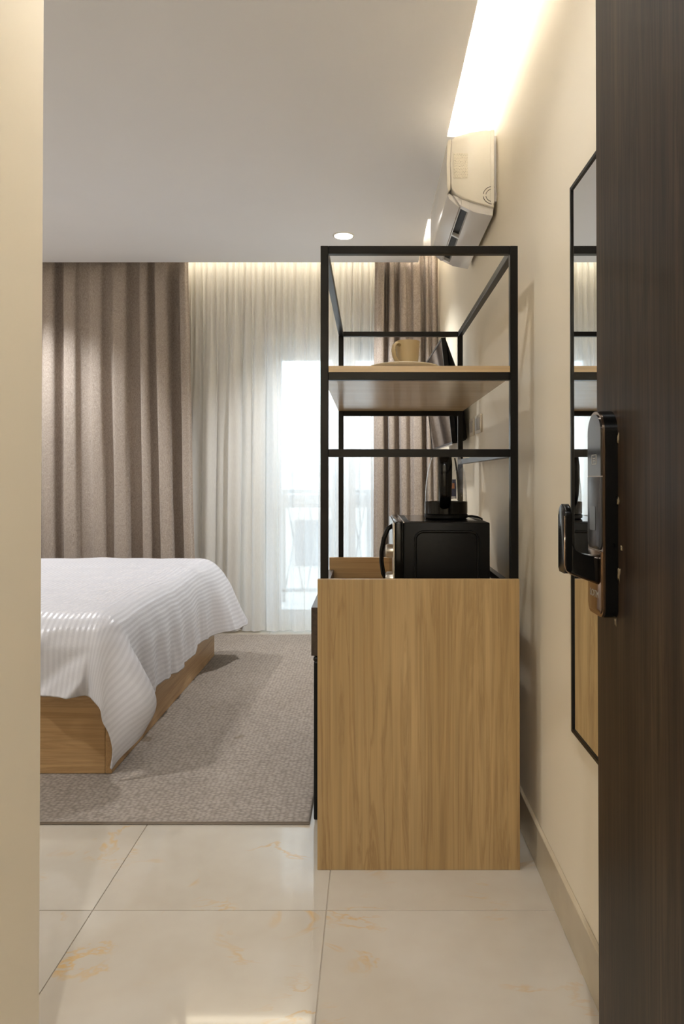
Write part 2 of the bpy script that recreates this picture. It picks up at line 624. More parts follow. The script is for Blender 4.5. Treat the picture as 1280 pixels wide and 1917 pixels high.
# ceiling: slab above, dropped board below, unseen boards added inside to block cove light
bm = bmesh.new()
add_box(bm, XL, XR, -1.4, YB, ZS, ZS + 0.08)
add_box(bm, XL, XC, -1.4, YC, ZC, ZC + 0.014)
add_box(bm, XC, XR, 2.93, 3.87, ZC, ZC + 0.014)
add_box(bm, 0.170, 0.185, -1.4, YC - 0.15, ZC + 0.014, ZS)
add_box(bm, XL, 0.170, YC - 0.165, YC - 0.15, ZC + 0.014, ZS)
struct(obj('ceiling', bm, M_CEIL), 'white dropped ceiling with a light cove along its edges')

struct(obj('baseboard_right', box_bm(0.476, XR, -1.4, YB, 0.0, 0.120, 0.002), M_SKIRT))
struct(obj('baseboard_back', box_bm(XL, OX0, YB - 0.012, YB, 0.0, 0.100, 0.002), M_SKIRT))

# LED strips lying on the dropped ceiling, out of sight
tag(obj('led_strip', box_bm(0.200, 0.214, 0.36, 4.45, ZC + 0.022, ZC + 0.030), M_LED),
    'warm LED strip glowing in the ceiling cove above the air conditioner', 'light strip')
tag(obj('led_strip', box_bm(-1.55, 0.45, 4.800, 4.852, ZS - 0.012, ZS - 0.003), M_LED2),
    'warm LED strip glowing in the ceiling recess above the curtains', 'light strip')

# ------------------------------------------------------------------ balcony door (window_1)
win = bpy.data.objects.new('window_1', None)
C.objects.link(win)
win.location = ((OX0 + OX1) / 2, YB + 0.1, 0)
struct(win, 'white framed glazed balcony door behind the sheer curtain')
FY0, FY1 = YB + 0.09, YB + 0.15


def frame_rect(x0, x1, z0, z1, w, y0, y1, wb_=None, mid=None):
    wb_ = wb_ or w
    bm = bmesh.new()
    add_box(bm, x0, x0 + w, y0, y1, z0, z1)
    add_box(bm, x1 - w, x1, y0, y1, z0, z1)
    add_box(bm, x0 + w, x1 - w, y0, y1, z1 - w, z1)
    add_box(bm, x0 + w, x1 - w, y0, y1, z0, z0 + wb_)
    if mid:
        add_box(bm, x0 + w, x1 - w, y0, y1, mid[0], mid[1])
    return bm


obj('window_frame', frame_rect(OX0, OX1, 0.0, OZ1, 0.055, FY0, FY1, 0.035), M_UPVC, win)
mx_ = (OX0 + OX1) / 2 + 0.0
for (a, b_, s) in ((OX0 + 0.058, mx_ - 0.002, 1), (mx_ + 0.002, OX1 - 0.058, -1)):
    sash = obj('door_sash', frame_rect(a, b_, 0.038, OZ1 - 0.058, 0.085, FY0 + 0.008, FY1 - 0.006, 0.088, (0.885, 0.980)), M_UPVC, win)
    for z0, z1 in ((0.126, 0.885), (0.980, OZ1 - 0.143)):
        obj('pane', box_bm(a + 0.085, b_ - 0.085, FY0 + 0.026, FY0 + 0.032, z0, z1), M_PANE, sash)
    if s == 1:
        obj('handle', box_bm(b_ - 0.055, b_ - 0.035, FY0 - 0.035, FY0 - 0.020, 0.98, 1.12, 0.004), M_CHROME, sash)

# outside: balcony slab, railing, ground, a pale building opposite
struct(obj('trim_1', box_bm(-1.6, 1.6, YB + 0.2, YB + 1.35, -0.16, -0.03), M_CONC), 'concrete balcony slab outside the glazed door')
rail = thing('balcony_railing', 'grey iron balcony railing with crossed bars outside the glazed door', 'railing', (0, YB + 1.28, -0.03))
RY = YB + 1.28
obj('top_rail', box_bm(-1.6, 1.6, RY - 0.03, RY + 0.03, 0.96, 1.00, 0.005), M_RAIL, rail)
obj('bottom_rail', box_bm(-1.6, 1.6, RY - 0.02, RY + 0.02, 0.06, 0.09), M_RAIL, rail)
for k in range(5):
    x = -1.58 + k * 0.79
    obj('post', box_bm(x - 0.02, x + 0.02, RY - 0.02, RY + 0.02, -0.03, 0.96), M_RAIL, rail)
for k in range(16):
    x = -1.58 + k * 0.1975
    if k < 15:
        for s in (0, 1):
            p0, p1 = (x + 0.02, 0.09), (x + 0.178, 0.96)
            if s:
                p0, p1 = (x + 0.178, 0.09), (x + 0.02, 0.96)
            obj('cross_bar', tube_bm([(p0[0], RY + (0.008 if s else -0.008), p0[1]), (p1[0], RY + (0.008 if s else -0.008), p1[1])], 0.008, 6), M_RAIL, rail)
bld = thing('building', 'pale flat-roofed building across the street beyond the balcony', 'building', (-2.0, 27, -7))
obj('facade', box_bm(-14, 10, 24, 32, -7, 1.25), M_FACADE, bld)
obj('parapet', box_bm(-14.2, 10.2, 23.8, 32.2, 1.25, 1.55), M_FACADE, bld)
for r_ in range(2):
    for k in range(9):
        obj('window', box_bm(-13 + k * 2.6, -11.6 + k * 2.6, 23.9, 24.05, -5.2 + r_ * 3.2, -3.6 + r_ * 3.2), M_FWIN, bld)
struct(obj('trim_2', box_bm(-40, 40, YB + 3, 60, -7.2, -7.0), M_CONC), 'pale street ground outside')


# ------------------------------------------------------------------ curtains
def curtain(name, label, cat, mat, keys, y0, z_top, z_bot, amp, thick, rows=44, seg=9, pinch=0.25, parent=None):
    """keys: (x_top, x_bottom, side) with side +1 a fold towards the room, -1 away"""
    bm = bmesh.new()
    cols = []
    for i in range(len(keys) - 1):
        n = seg
        for k in range(n + (1 if i == len(keys) - 2 else 0)):
            cols.append((i, k / n))
    grid = []
    for r_ in range(rows + 1):
        t = r_ / rows
        z = lerp(z_top, z_bot, t)
        row = []
        for ci, (i, u) in enumerate(cols):
            a, b_ = keys[i], keys[i + 1]
            xa, xb = lerp(a[0], a[1], sstep(t * 0.85 + 0.08)), lerp(b_[0], b_[1], sstep(t * 0.85 + 0.08))
            x = lerp(xa, xb, u)
            w = lerp(a[2], b_[2], 0.5 - 0.5 * math.cos(PI * u))
            # steeper flanks: folds lean over a little
            w = 1 - 2 * (max(0.0, (1 - w) / 2)) ** 1.9
            x += (xb - xa) * 0.14 * math.sin(2 * PI * u) * (1 if a[2] > b_[2] else 1)
            e = sstep((z_top - z) / max(pinch, 1e-3))
            A = amp * (0.55 + 0.45 * e) * (1 + 0.25 * noise.noise((x * 4, z * 0.6, 3.1)))
            yy = y0 - A * w
            yy += (1 - e) * 0.010 * math.sin(x * 95 + 3 * noise.noise((x * 9, 0, 0)))
            yy += 0.010 * noise.noise((x * 7, z * 1.1, 1.7))
            x += 0.006 * noise.noise((x * 6, z * 1.5, 8.3))
            row.append(bm.verts.new((x, yy, z)))
        grid.append(row)
    for r_ in range(rows):
        for k in range(len(cols) - 1):
            bm.faces.new((grid[r_][k], grid[r_ + 1][k], grid[r_ + 1][k + 1], grid[r_][k + 1]))
    o = obj(name, bm, mat, parent, smooth=True)
    if thick:
        solid(o, thick, 0)
    if label:
        tag(o, label, cat)
    return o


def pk(px, y=4.76):
    return (px - 691.0) / 1278.0 * y


left_px = [(-210, -200, 1), (-185, -178, -1), (-160, -150, 1), (-132, -128, -1), (-110, -102, 1), (-85, -80, -1), (-58, -52, 1),
           (-30, -28, -1), (-8, 0, 1), (18, 24, -1), (42, 48, 1), (66, 72, -1), (93, 98, 0.55), (113, 119, -1), (130, 133, 1), (158, 168, -0.45), (180, 193, 0.75), (203, 213, -0.6),
           (222, 228, 0.85), (252, 262, -1.1), (270, 278, 0.35), (282, 297, -0.9), (300, 317, 1), (327, 341, -1.2), (344, 357, 0.7), (351, 367, -0.2)]
keysL = [(pk(a), pk(b_), s) for a, b_, s in left_px]
curtain('blackout_curtain', 'long taupe woven blackout curtain hanging behind the bed', 'curtain', M_CURTAIN, keysL, 4.765, 2.700, 0.02, 0.052, 0.004)
right_px = [(701, 698, 0.0), (712, 711, 0.9), (724, 725, -1.15), (733, 731, 0.45), (742, 746, -1.1), (754, 757, 0.8), (764, 767, -0.35), (779, 783, 1.0),
            (793, 798, -1.0), (799, 804, 0.35), (805, 810, -0.4), (812, 815, 0.5), (820, 821, -0.5)]
keysR = [(pk(a), pk(b_), s) for a, b_, s in right_px]
curtain('blackout_curtain', 'narrow gathered taupe blackout curtain in the corner beneath the air conditioner', 'curtain', M_CURTAIN, keysR, 4.760, 2.700, 0.02, 0.050, 0.004)


def sheer():
    bm = bmesh.new()
    x0, x1 = -1.62, 0.455
    nx, nz = 620, 46
    zt, zb = 2.700, 0.012
    ph = [random.uniform(0, 6.28) for _ in range(8)]
    grid = []
    for r_ in range(nz + 1):
        t = r_ / nz
        z = lerp(zt, zb, t)
        row = []
        for k in range(nx + 1):
            x = lerp(x0, x1, k / nx)
            wv = x + 0.05 * noise.noise((x * 2.3, t * 0.5, 0)) + 0.012 * noise.noise((x * 9, t * 0.9, 5))
            top = 0.012 * math.sin(2 * PI * wv / 0.047 + ph[0]) + 0.008 * math.sin(2 * PI * wv / 0.029 + ph[1])
            big = 0.019 * math.sin(2 * PI * wv / 0.168 + ph[2]) + 0.013 * math.sin(2 * PI * wv / 0.094 + ph[3]) + 0.006 * math.sin(2 * PI * wv / 0.040 + ph[4])
            s = sstep((t - 0.02) / 0.5)
            yy = 4.902 + lerp(top, big, s)
            xx = x + (0.017 + 0.016 * noise.noise((x * 3.1, t * 0.8, 11))) * math.sin(2 * PI * wv / 0.094 + ph[3] + 1.2) * s
            row.append(bm.verts.new((xx, yy, z)))
        grid.append(row)
    for r_ in range(nz):
        for k in range(nx):
            bm.faces.new((grid[r_][k], grid[r_ + 1][k], grid[r_ + 1][k + 1], grid[r_][k + 1]))
    o = obj('sheer_curtain', bm, M_SHEER, None, smooth=True)
    return tag(o, 'white translucent sheer curtain over the bright balcony door', 'curtain')


sheer()

# ------------------------------------------------------------------ rug
rug = thing('rug', 'taupe flat-woven rug under the bed and in front of the cabinet', 'rug', (-1.5, 3.5, 0))
RX0, RX1, RY0, RY1 = -2.95, -0.188, 2.193, 4.80
bm = box_bm(RX0 + 0.006, RX1 - 0.006, RY0 + 0.006, RY1 - 0.006, 0.0006, 0.0085, 0.002)
obj('pile', bm, M_RUG, rug)
obj('binding', tube_bm([(RX0 + .005, RY0 + .005, .005), (RX1 - .005, RY0 + .005, .005), (RX1 - .005, RY1 - .005, .005), (RX0 + .005, RY1 - .005, .005)],
                       0.0045, 8, closed=True), M_RUGEDGE, rug, smooth=True)

# ------------------------------------------------------------------ bed
BX, BN, BF, BH = -0.957, 2.551, 4.232, 0.36
BZ = 0.0095
bed = thing('bed', 'oak laminate platform bed standing on the rug', 'bed', (-1.9, 3.39, BZ))
obj('foot_panel', box_bm(BX - 0.025, BX, BN, BF, BZ, BH, 0.0015), M_OAK_BEDY, bed)
obj('side_panel', box_bm(-2.98, BX - 0.0255, BN, BN + 0.022, BZ, BH, 0.0015), M_OAK_BED, bed)
obj('side_panel', box_bm(-2.98, BX - 0.0255, BF - 0.022, BF, BZ, BH, 0.0015), M_OAK_BED, bed)
obj('slat_base', box_bm(-2.98, BX - 0.026, BN + 0.023, BF - 0.023, 0.20, 0.222), M_OAK_BED, bed)
obj('headboard', box_bm(-3.09, -3.03, BN - 0.05, BF + 0.05, BZ, 1.05, 0.006), M_OAK_BEDY, bed)
bm = box_bm(-3.02, -1.055, BN + 0.085, BF - 0.085, 0.224, 0.575, 0.05, 4)
tag(obj('mattress', bm, M_MATTRESS, None, smooth=True), 'white mattress inside the oak bed frame under the duvet', 'mattress')


def pillow(cx, cy, cz, rx, ry, rz, label):
    bm = bmesh.new()
    bmesh.ops.create_grid(bm, x_segments=24, y_segments=24, size=1.0)
    top = list(bm.verts)
    ret = bmesh.ops.duplicate(bm, geom=bm.faces[:])
    bot = [g for g in ret['geom'] if isinstance(g, bmesh.types.BMVert)]

    def shape(vs, s):
        for v_ in vs:
            a, b_ = v_.co.x, v_.co.y
            h = (max(0, 1 - a ** 4) * max(0, 1 - b_ ** 4)) ** 0.55
            pin = 1 - 0.10 * (1 - abs(a)) * abs(b_) - 0.0
            v_.co = Vector((a * rx * (1 - 0.07 * (1 - b_ * b_) * abs(a)), b_ * ry * (1 - 0.06 * (1 - a * a) * abs(b_)) * pin,
                            s * h * rz * (1 + 0.12 * noise.noise((a * 3, b_ * 3, s)))))
    shape(top, 1); shape(bot, -0.8)
    bmesh.ops.remove_doubles(bm, verts=bm.verts, dist=1e-4)
    bmesh.ops.recalc_face_normals(bm, faces=bm.faces)
    bmesh.ops.rotate(bm, verts=bm.verts, cent=(0, 0, 0), matrix=Matrix.Rotation(0.20, 3, 'Y'))
    bmesh.ops.translate(bm, verts=bm.verts, vec=(cx, cy, cz))
    return tag(obj('pillow', bm, M_PILLOW, None, smooth=True), label, 'pillow')


pillow(-2.66, 2.98, 0.74, 0.27, 0.37, 0.085, 'white pillow against the headboard on the entrance side of the bed')
pillow(-2.66, 3.80, 0.74, 0.27, 0.37, 0.085, 'white pillow against the headboard on the curtain side of the bed')

# duvet: a padded sheet laid over the mattress, its overhang turned about the bed's corners
DP = [(0.0, 0.0, 0.0), (0.05, 0.044, 0.016), (0.10, 0.080, 0.050), (0.16, 0.105, 0.105), (0.24, 0.121, 0.183), (0.34, 0.129, 0.283), (0.46, 0.136, 0.410), (0.58, 0.160, 0.575)]


def dprof(r_):
    for i in range(len(DP) - 1):
        if r_ <= DP[i + 1][0] or i == len(DP) - 2:
            a, b_ = DP[i], DP[i + 1]
            t = (r_ - a[0]) / (b_[0] - a[0])
            return lerp(a[1], b_[1], t), lerp(a[2], b_[2], t)


def duvet():
    x_in, y_n, y_f = -1.030, 2.625, 4.165     # where the overhang starts
    A, B, CF = 0.455, 0.350, 0.36
    ux0 = -2.62
    nu, nv = 230, 250
    bm = bmesh.new()
    uvl = bm.loops.layers.uv.new('cloth')
    us = [lerp(ux0, x_in + A, (k / nu)) for k in range(nu + 1)]
    vs = [lerp(y_n - B, y_f + CF, (k / nv)) for k in range(nv + 1)]
    grid, cuv = [], []
    for iv, vv in enumerate(vs):
        row, cr = [], []
        for uu in us:
            a = uu - x_in
            bn = y_n - vv
            cf = vv - y_f
            ztop = 0.607 + 0.016 * noise.noise((uu * 2.2, vv * 2.2, 0)) + 0.006 * noise.noise((uu * 7, vv * 7, 4))
            ztop += 0.012 * sstep((vv - 2.8) / 1.2)
            if a <= 0 and bn <= 0 and cf <= 0:
                p = Vector((uu, vv, ztop))
            else:
                sy = -1 if bn > 0 else 1
                over = max(bn, cf)
                ap, op = max(a, 0.0), max(over, 0.0)
                r_ = math.hypot(ap, op)
                th = math.atan2(op, ap)
                out, drop = dprof(r_)
                ox, oy = out * math.cos(th), out * math.sin(th)
                px_, py_ = min(uu, x_in), min(max(vv, y_n), y_f)
                side = r_ / 0.45
                # loose folds
                if op == 0 or th < 0.02:
                    k = 0.016 * noise.noise((vv * 3.1, 2, 0)) * side
                    k += 0.010 * math.sin(vv * 27 + 3.0 * a + 2.2 * noise.noise((vv * 2, 1, 1))) * sstep((side - 0.25) / 0.6)
                    k += 0.009 * noise.noise((vv * 26, a * 3, 7)) * sstep((side - 0.55) / 0.4)
                    ox += k
                    ox += 0.155 * sstep((vv - 3.72) / 0.5) * (ap / A) ** 1.25
                    drop *= 1 - 0.02 * math.sin(vv * 9) * side
                elif ap == 0:
                    q = uu + 0.9 * op
                    k = 0.034 * math.sin(q * 21 + 2 * noise.noise((uu * 3, op * 4, 2))) + 0.024 * noise.noise((q * 14, op * 2, 5))
                    k += 0.016 * noise.noise((q * 34, op * 4, 9)) * sstep((side - 0.3) / 0.5)
                    oy += k * sstep((side - 0.1) / 0.5)
                    oy = max(oy, min(out, 0.108))
                else:
                    w = math.sin(2 * th)
                    if sy < 0:
                        ox += 0.125 * math.sin(PI * min(1.0, th / 0.9)) * sstep((r_ - 0.1) / 0.3) * (1 - sstep((r_ - 0.40) / 0.24))
                        ox -= 0.045 * sstep((r_ - 0.36) / 0.2) * w
                        oy += 0.06 * w * sstep(r_ / 0.5)
                    else:
                        ox += 0.155 * (ap / A) ** 1.25 * (1 - 0.35 * sstep(th / 1.3))
                        oy *= 0.8
                        drop *= 1 - 0.20 * w
                    ox += 0.008 * noise.noise((th * 6, r_ * 5, 3)) * side
                    # same small folds fading in from the side they belong to
                z = ztop - drop
                z += 0.012 * noise.noise((vv * 15 + uu * 11, 3, 3)) * sstep((side - 0.75) / 0.25)
                p = Vector((px_ + ox, py_ + sy * oy, max(z, 0.024)))
            row.append(bm.verts.new(p))
            cr.append((uu, vv))
        grid.append(row); cuv.append(cr)
    for i in range(nv):
        for k in range(nu):
            f = bm.faces.new((grid[i][k], grid[i][k + 1], grid[i + 1][k + 1], grid[i + 1][k]))
            idx = ((i, k), (i, k + 1), (i + 1, k + 1), (i + 1, k))
            for lp, (ii, kk) in zip(f.loops, idx):
                lp[uvl].uv = cuv[ii][kk]
    for _ in range(7):
        bmesh.ops.smooth_vert(bm, verts=bm.verts, factor=0.35, use_axis_x=True, use_axis_y=True, use_axis_z=True)
    o = obj('duvet', bm, M_DUVET, None, smooth=True)
    solid(o, 0.014, -1)
    return tag(o, 'white satin-striped duvet draped over the oak bed', 'duvet')


duvet()

# ------------------------------------------------------------------ cabinet with black tube frame
cab = thing('shelf_cabinet', 'oak cabinet with open black steel shelf frame on top', 'cabinet', (0.14, 2.53, 0))
PX0, PX1 = -0.147, 0.427
obj('end_panel', box_bm(PX0, PX1, 1.944, 1.962, 0.0, 0.822, 0.001), M_OAK_V, cab)
obj('end_panel', box_bm(-0.181, PX1, 3.100, 3.118, 0.0, 0.748, 0.001), M_OAK_X, cab)
obj('worktop', box_bm(-0.140, PX1, 1.9625, 3.0995, 0.634, 0.652, 0.001), M_OAK_Y, cab)
obj('back_panel', box_bm(0.410, PX1, 1.9625, 3.0995, 0.06, 0.6335), M_OAK_Y, cab)
obj('divider', box_bm(-0.150, 0.4095, 2.700, 2.716, 0.06, 0.530), M_OAK_V, cab)
dr = obj('drawer', box_bm(-0.150, 0.30, 2.215, 3.090, 0.545, 0.628), M_WENGE, cab)
obj('drawer_front', box_bm(-0.1865, -0.1605, 2.200, 3.095, 0.538, 0.693, 0.001), M_WENGE, dr)
obj('drawer_runner', box_bm(-0.150, 0.38, 2.200, 2.213, 0.590, 0.620), M_SILVER, dr)
T = 0.0225
FX0, FX1 = -0.1405, 0.4285
FY_0, FY_1 = 1.9625, 3.121
ZT = 1.780
posts = {'near_left': (FX0, FY_0), 'near_right': (FX1 - T, FY_0), 'far_left': (FX0, FY_1), 'far_right': (FX1 - T, FY_1)}
for k, (x, y) in posts.items():
    zb_ = 0.6525 if y < 2.5 else 0.30
    obj('post', box_bm(x, x + T, y, y + T, zb_, ZT, 0.0012), M_BLACKMETAL, cab)


def rail_x(y, z):
    obj('rail', box_bm(FX0 + T, FX1 - T, y + 0.0005, y + T - 0.0005, z - T, z, 0.0012), M_BLACKMETAL, cab)


def rail_y(x, z):
    obj('rail', box_bm(x + 0.0005, x + T - 0.0005, FY_0 + T, FY_1, z - T, z, 0.0012), M_BLACKMETAL, cab)


for y in (FY_0, FY_1):
    rail_x(y, ZT)
    rail_x(y, 1.415)
rail_x(FY_0, 1.193)
for x in (FX0, FX1 - T):
    rail_y(x, ZT)
rail_y(FX1 - T, 1.193)
rail_y(FX1 - T, 0.797)
# shelf board, notched round the four posts
g = 0.0008
poly = [(FX0 + T + g, FY_0 + 0.001), (FX1 - T - g, FY_0 + 0.001), (FX1 - T - g, FY_0 + T + g), (FX1, FY_0 + T + g), (FX1, FY_1 - g), (FX1 - T - g, FY_1 - g),
        (FX1 - T - g, FY_1 + T - 0.001), (FX0 + T + g, FY_1 + T - 0.001), (FX0 + T + g, FY_1 - g), (FX0, FY_1 - g), (FX0, FY_0 + T + g), (FX0 + T + g, FY_0 + T + g)]
obj('shelf_board', prism_bm(poly, 1.4152, 1.4332, 2), M_SHELF, cab)

# mini fridge tucked under the worktop
fr = thing('mini_fridge', 'black mini fridge standing under the cabinet drawer', 'fridge', (0.1, 2.43, 0))
obj('body', box_bm(-0.135, 0.38, 2.205, 2.665, 0.010, 0.528, 0.004), M_BLACKMAT, fr)
obj('door', box_bm(-0.1785, -0.1365, 2.200, 2.670, 0.012, 0.520, 0.005, 2), M_BLACKMAT, fr)
obj('door_cap', box_bm(-0.1800, -0.1365, 2.198, 2.672, 0.5205, 0.534, 0.004, 2), M_BLACKPL, fr)
for x in (-0.10, 0.34):
    for y in (2.24, 2.63):
        obj('foot', lathe_bm([(0, 0), (0.014, 0), (0.014, 0.010), (0, 0.010)], x, y, 12), M_BLACKMAT, fr)

# ------------------------------------------------------------------ microwave
mw = thing('microwave', 'black microwave oven standing on the oak cabinet', 'microwave', (0.235, 2.44, 0.652))
MX0, MX1, MY0, MY1, MZ0, MZ1 = 0.078, 0.392, 2.220, 2.655, 0.666, 0.965
obj('body', box_bm(MX0 + 0.034, MX1, MY0, MY1, MZ0, MZ1, 0.004, 2), M_BLACKMAT, mw, smooth='auto')
fp = obj('front_frame', box_bm(MX0 + 0.006, MX0 + 0.0335, MY0 - 0.001, MY1 + 0.001, MZ0, MZ1 + 0.002, 0.004, 2), M_BLACKPL, mw, smooth='auto')
obj('seam_trim', box_bm(MX0 + 0.0325, MX0 + 0.0355, MY0 - 0.0008, MY1, MZ1 - 0.001, MZ1 + 0.0016), M_CHROME, mw)
dp = obj('door', box_bm(MX0, MX0 + 0.0055, MY0 + 0.105, MY1, MZ0 + 0.004, MZ1 - 0.003, 0.002), M_BLACKPL, mw)
cp = obj('control_panel', box_bm(MX0, MX0 + 0.0055, MY0, MY0 + 0.102, MZ0 + 0.004, MZ1 - 0.002, 0.0015), M_SILVER, mw)
for z in (0.868, 0.776):
    bm = bmesh.new()
    prof = [(0.0, 0.0), (0.0225, 0.0), (0.0225, 0.019), (0.019, 0.024), (0.0, 0.024)]
    lathe_bm(prof, 0, 0, 28, bm)
    bmesh.ops.rotate(bm, verts=bm.verts, cent=(0, 0, 0), matrix=Matrix.Rotation(-PI / 2, 3, 'Y'))
    bmesh.ops.translate(bm, verts=bm.verts, vec=(MX0, MY0 + 0.048, z))
    obj('knob', bm, M_SILVER, cp, smooth='auto')
hp = [(MX0 + 0.004, 0), (MX0 - 0.014, 0.012), (MX0 - 0.028, 0.045), (MX0 - 0.036, 0.09), (MX0 - 0.036, 0.125), (MX0 - 0.030, 0.165), (MX0 - 0.016, 0.195), (MX0 + 0.004, 0.206)]
obj('handle', tube_bm([(x, MY0 + 0.120, 0.948 - d) for x, d in hp], 0.008, 10, flat=(0.7, 1.0)), M_BLACKPL, dp, smooth=True)
ring = [(a, b_) for a, b_ in rrect(MX0 + 0.072, MX1 - 0.038, MZ0 + 0.02, MZ1 - 0.030, 0.026, 6)]
obj('embossed_rim', tube_bm([(a, MY0 - 0.0002, b_) for a, b_ in ring], 0.0045, 8, closed=True, flat=(1.0, 1.0)), M_BLACKMAT, mw, smooth=True)
obj('top_panel', prism_bm(rrect(MX0 + 0.055, MX1 - 0.03, MY0 + 0.04, MY1 - 0.03, 0.02), MZ1, MZ1 + 0.0012, 2), M_BLACKPL, mw)
for x in (MX0 + 0.06, MX1 - 0.03):
    for y in (MY0 + 0.035, MY1 - 0.035):
        obj('foot', lathe_bm([(0, 0.6523), (0.013, 0.6523), (0.011, 0.666), (0, 0.666)], x, y, 12), M_BLACKMAT, mw)

# ------------------------------------------------------------------ kettle
KX, KY, KZ = 0.2725, 2.425, MZ1 + 0.0014
ke = thing('electric_kettle', 'glass electric kettle with black base and handle on the microwave', 'kettle', (KX, KY, KZ))
obj('power_base', lathe_bm([(0, KZ), (0.070, KZ), (0.0765, KZ + 0.004), (0.0765, KZ + 0.014), (0.072, KZ + 0.018), (0, KZ + 0.018)], KX, KY), M_BLACKMAT, ke, smooth='auto')
obj('collar', lathe_bm([(0, KZ + 0.0185), (0.0755, KZ + 0.0185), (0.0755, KZ + 0.060), (0.0740, KZ + 0.060), (0.0735, KZ + 0.052), (0, KZ + 0.052)], KX, KY), M_BLACKPL, ke, smooth='auto')
gp = [(0.0735, KZ + 0.0605), (0.0738, KZ + 0.075), (0.0730, KZ + 0.100), (0.0705, KZ + 0.130), (0.0660, KZ + 0.160), (0.0590, KZ + 0.190), (0.0500, KZ + 0.218), (0.0455, KZ + 0.228)]
glass = obj('glass_body', lathe_bm(gp, KX, KY, 64), M_KETGLASS, ke, smooth=True)
lid = obj('lid', lathe_bm([(0.0, KZ + 0.226), (0.0425, KZ + 0.226), (0.0455, KZ + 0.2285), (0.0440, KZ + 0.234), (0.02, KZ + 0.238), (0, KZ + 0.238)], KX, KY), M_BLACKPL, ke, smooth='auto')
hx = KX - 0.014
hpth = [(hx, KY - 0.044, KZ + 0.229), (hx, KY - 0.075, KZ + 0.230), (hx, KY - 0.100, KZ + 0.218), (hx, KY - 0.110, KZ + 0.185), (hx, KY - 0.111, KZ + 0.13), (hx, KY - 0.106, KZ + 0.085),
        (hx, KY - 0.095, KZ + 0.060), (hx, KY - 0.078, KZ + 0.045), (hx, KY - 0.073, KZ + 0.040)]
obj('handle', tube_bm(hpth, [0.016, 0.020, 0.022, 0.023, 0.0225, 0.021, 0.020, 0.017, 0.012], 12, flat=(1.0, 0.45)), M_BLACKPL, ke, smooth=True)


def ket_r(z):
    for (r0, z0), (r1, z1) in zip(gp[:-1], gp[1:]):
        if z <= z1:
            return lerp(r0, r1, (z - z0) / (z1 - z0))
    return gp[-1][0]


def ket_patch(name, mat, a0, a1, z0, z1, off, parent, n=8, rows=6):
    bm = bmesh.new()
    G = []
    for j in range(rows + 1):
        z = lerp(z0, z1, j / rows)
        G.append([bm.verts.new((KX + (ket_r(z) + off) * math.cos(lerp(a0, a1, k / n)), KY + (ket_r(z) + off) * math.sin(lerp(a0, a1, k / n)), z)) for k in range(n + 1)])
    for j in range(rows):
        for k in range(n):
            bm.faces.new((G[j][k], G[j][k + 1], G[j + 1][k + 1], G[j + 1][k]))
    o = obj(name, bm, mat, parent, smooth=True)
    solid(o, 0.0006, 1)
    return o


st = ket_patch('sticker', M_STICK_BLUE, math.radians(53), math.radians(78), KZ + 0.068, KZ + 0.138, 0.0004, glass)
st['label'] = 'navy sticker with an orange round emblem'
ket_patch('sticker_emblem', M_STICK_ORANGE, math.radians(58), math.radians(72), KZ + 0.104, KZ + 0.124, -0.0014, glass)
ket_patch('sticker_print', M_STICK_WHITE, math.radians(55), math.radians(76), KZ + 0.069, KZ + 0.076, -0.0014, glass)
ket_patch('gauge_strip', M_BLACKMAT, math.radians(43), math.radians(50), KZ + 0.062, KZ + 0.215, 0.0006, glass, 4, 12)
bm = bmesh.new()
for k in range(90):
    a_ = random.uniform(0, 2 * PI)
    z_ = KZ + 0.062 + 0.11 * random.random() ** 2.2
    rr_ = ket_r(z_) - 0.0012
    mt = Matrix.Translation((KX + rr_ * math.cos(a_), KY + rr_ * math.sin(a_), z_))
    bmesh.ops.create_icosphere(bm, subdivisions=1, radius=random.uniform(0.0007, 0.0016), matrix=mt)
wd = obj('water_droplets', bm, M_WATER, glass, smooth=True)
wd['kind'] = 'stuff'
obj('cord', tube_bm([(KX + 0.074, KY - 0.012, KZ + 0.008), (KX + 0.090, KY - 0.015, KZ + 0.0085), (KX + 0.108, KY - 0.02, KZ + 0.006), (KX + 0.1215, KY - 0.03, KZ + 0.000),
                     (KX + 0.1265, KY - 0.035, KZ - 0.03), (KX + 0.129, KY - 0.035, KZ - 0.11), (KX + 0.129, KY - 0.03, KZ - 0.20), (KX + 0.128, KY + 0.02, KZ - 0.308)], 0.0038, 8), M_BLACKMAT, ke, smooth=True)

# ------------------------------------------------------------------ crockery on the shelf
SZ = 1.4334
pl = tag(obj('plate', lathe_bm([(0, SZ), (0.055, SZ), (0.060, SZ + 0.003), (0.104, SZ + 0.0145), (0.107, SZ + 0.0170), (0.104, SZ + 0.0176), (0.060, SZ + 0.007), (0, SZ + 0.0055)], 0.107, 2.094, 56), M_PLATE, None, smooth=True),
         'cream porcelain plate under the beige mug on the shelf', 'plate')
MGX, MGY, MGZ = 0.118, 2.095, SZ + 0.0068
mug = thing('mug', 'beige stoneware mug standing on the cream plate', 'mug', (MGX, MGY, MGZ))
mh = 0.0885
obj('body', lathe_bm([(0, MGZ), (0.025, MGZ), (0.0285, MGZ + 0.004), (0.0330, MGZ + 0.030), (0.0355, MGZ + 0.06), (0.0372, MGZ + mh), (0.0345, MGZ + mh), (0.0325, MGZ + 0.06), (0.029, MGZ + 0.03), (0.02, MGZ + 0.008), (0, MGZ + 0.007)],
                     MGX, MGY, 44), M_MUG, mug, smooth='auto')
ha = math.radians(222)
hd = (math.cos(ha), math.sin(ha))
hpts = [(0.0345, 0.074), (0.048, 0.078), (0.058, 0.070), (0.061, 0.055), (0.057, 0.038), (0.047, 0.024), (0.0315, 0.018)]
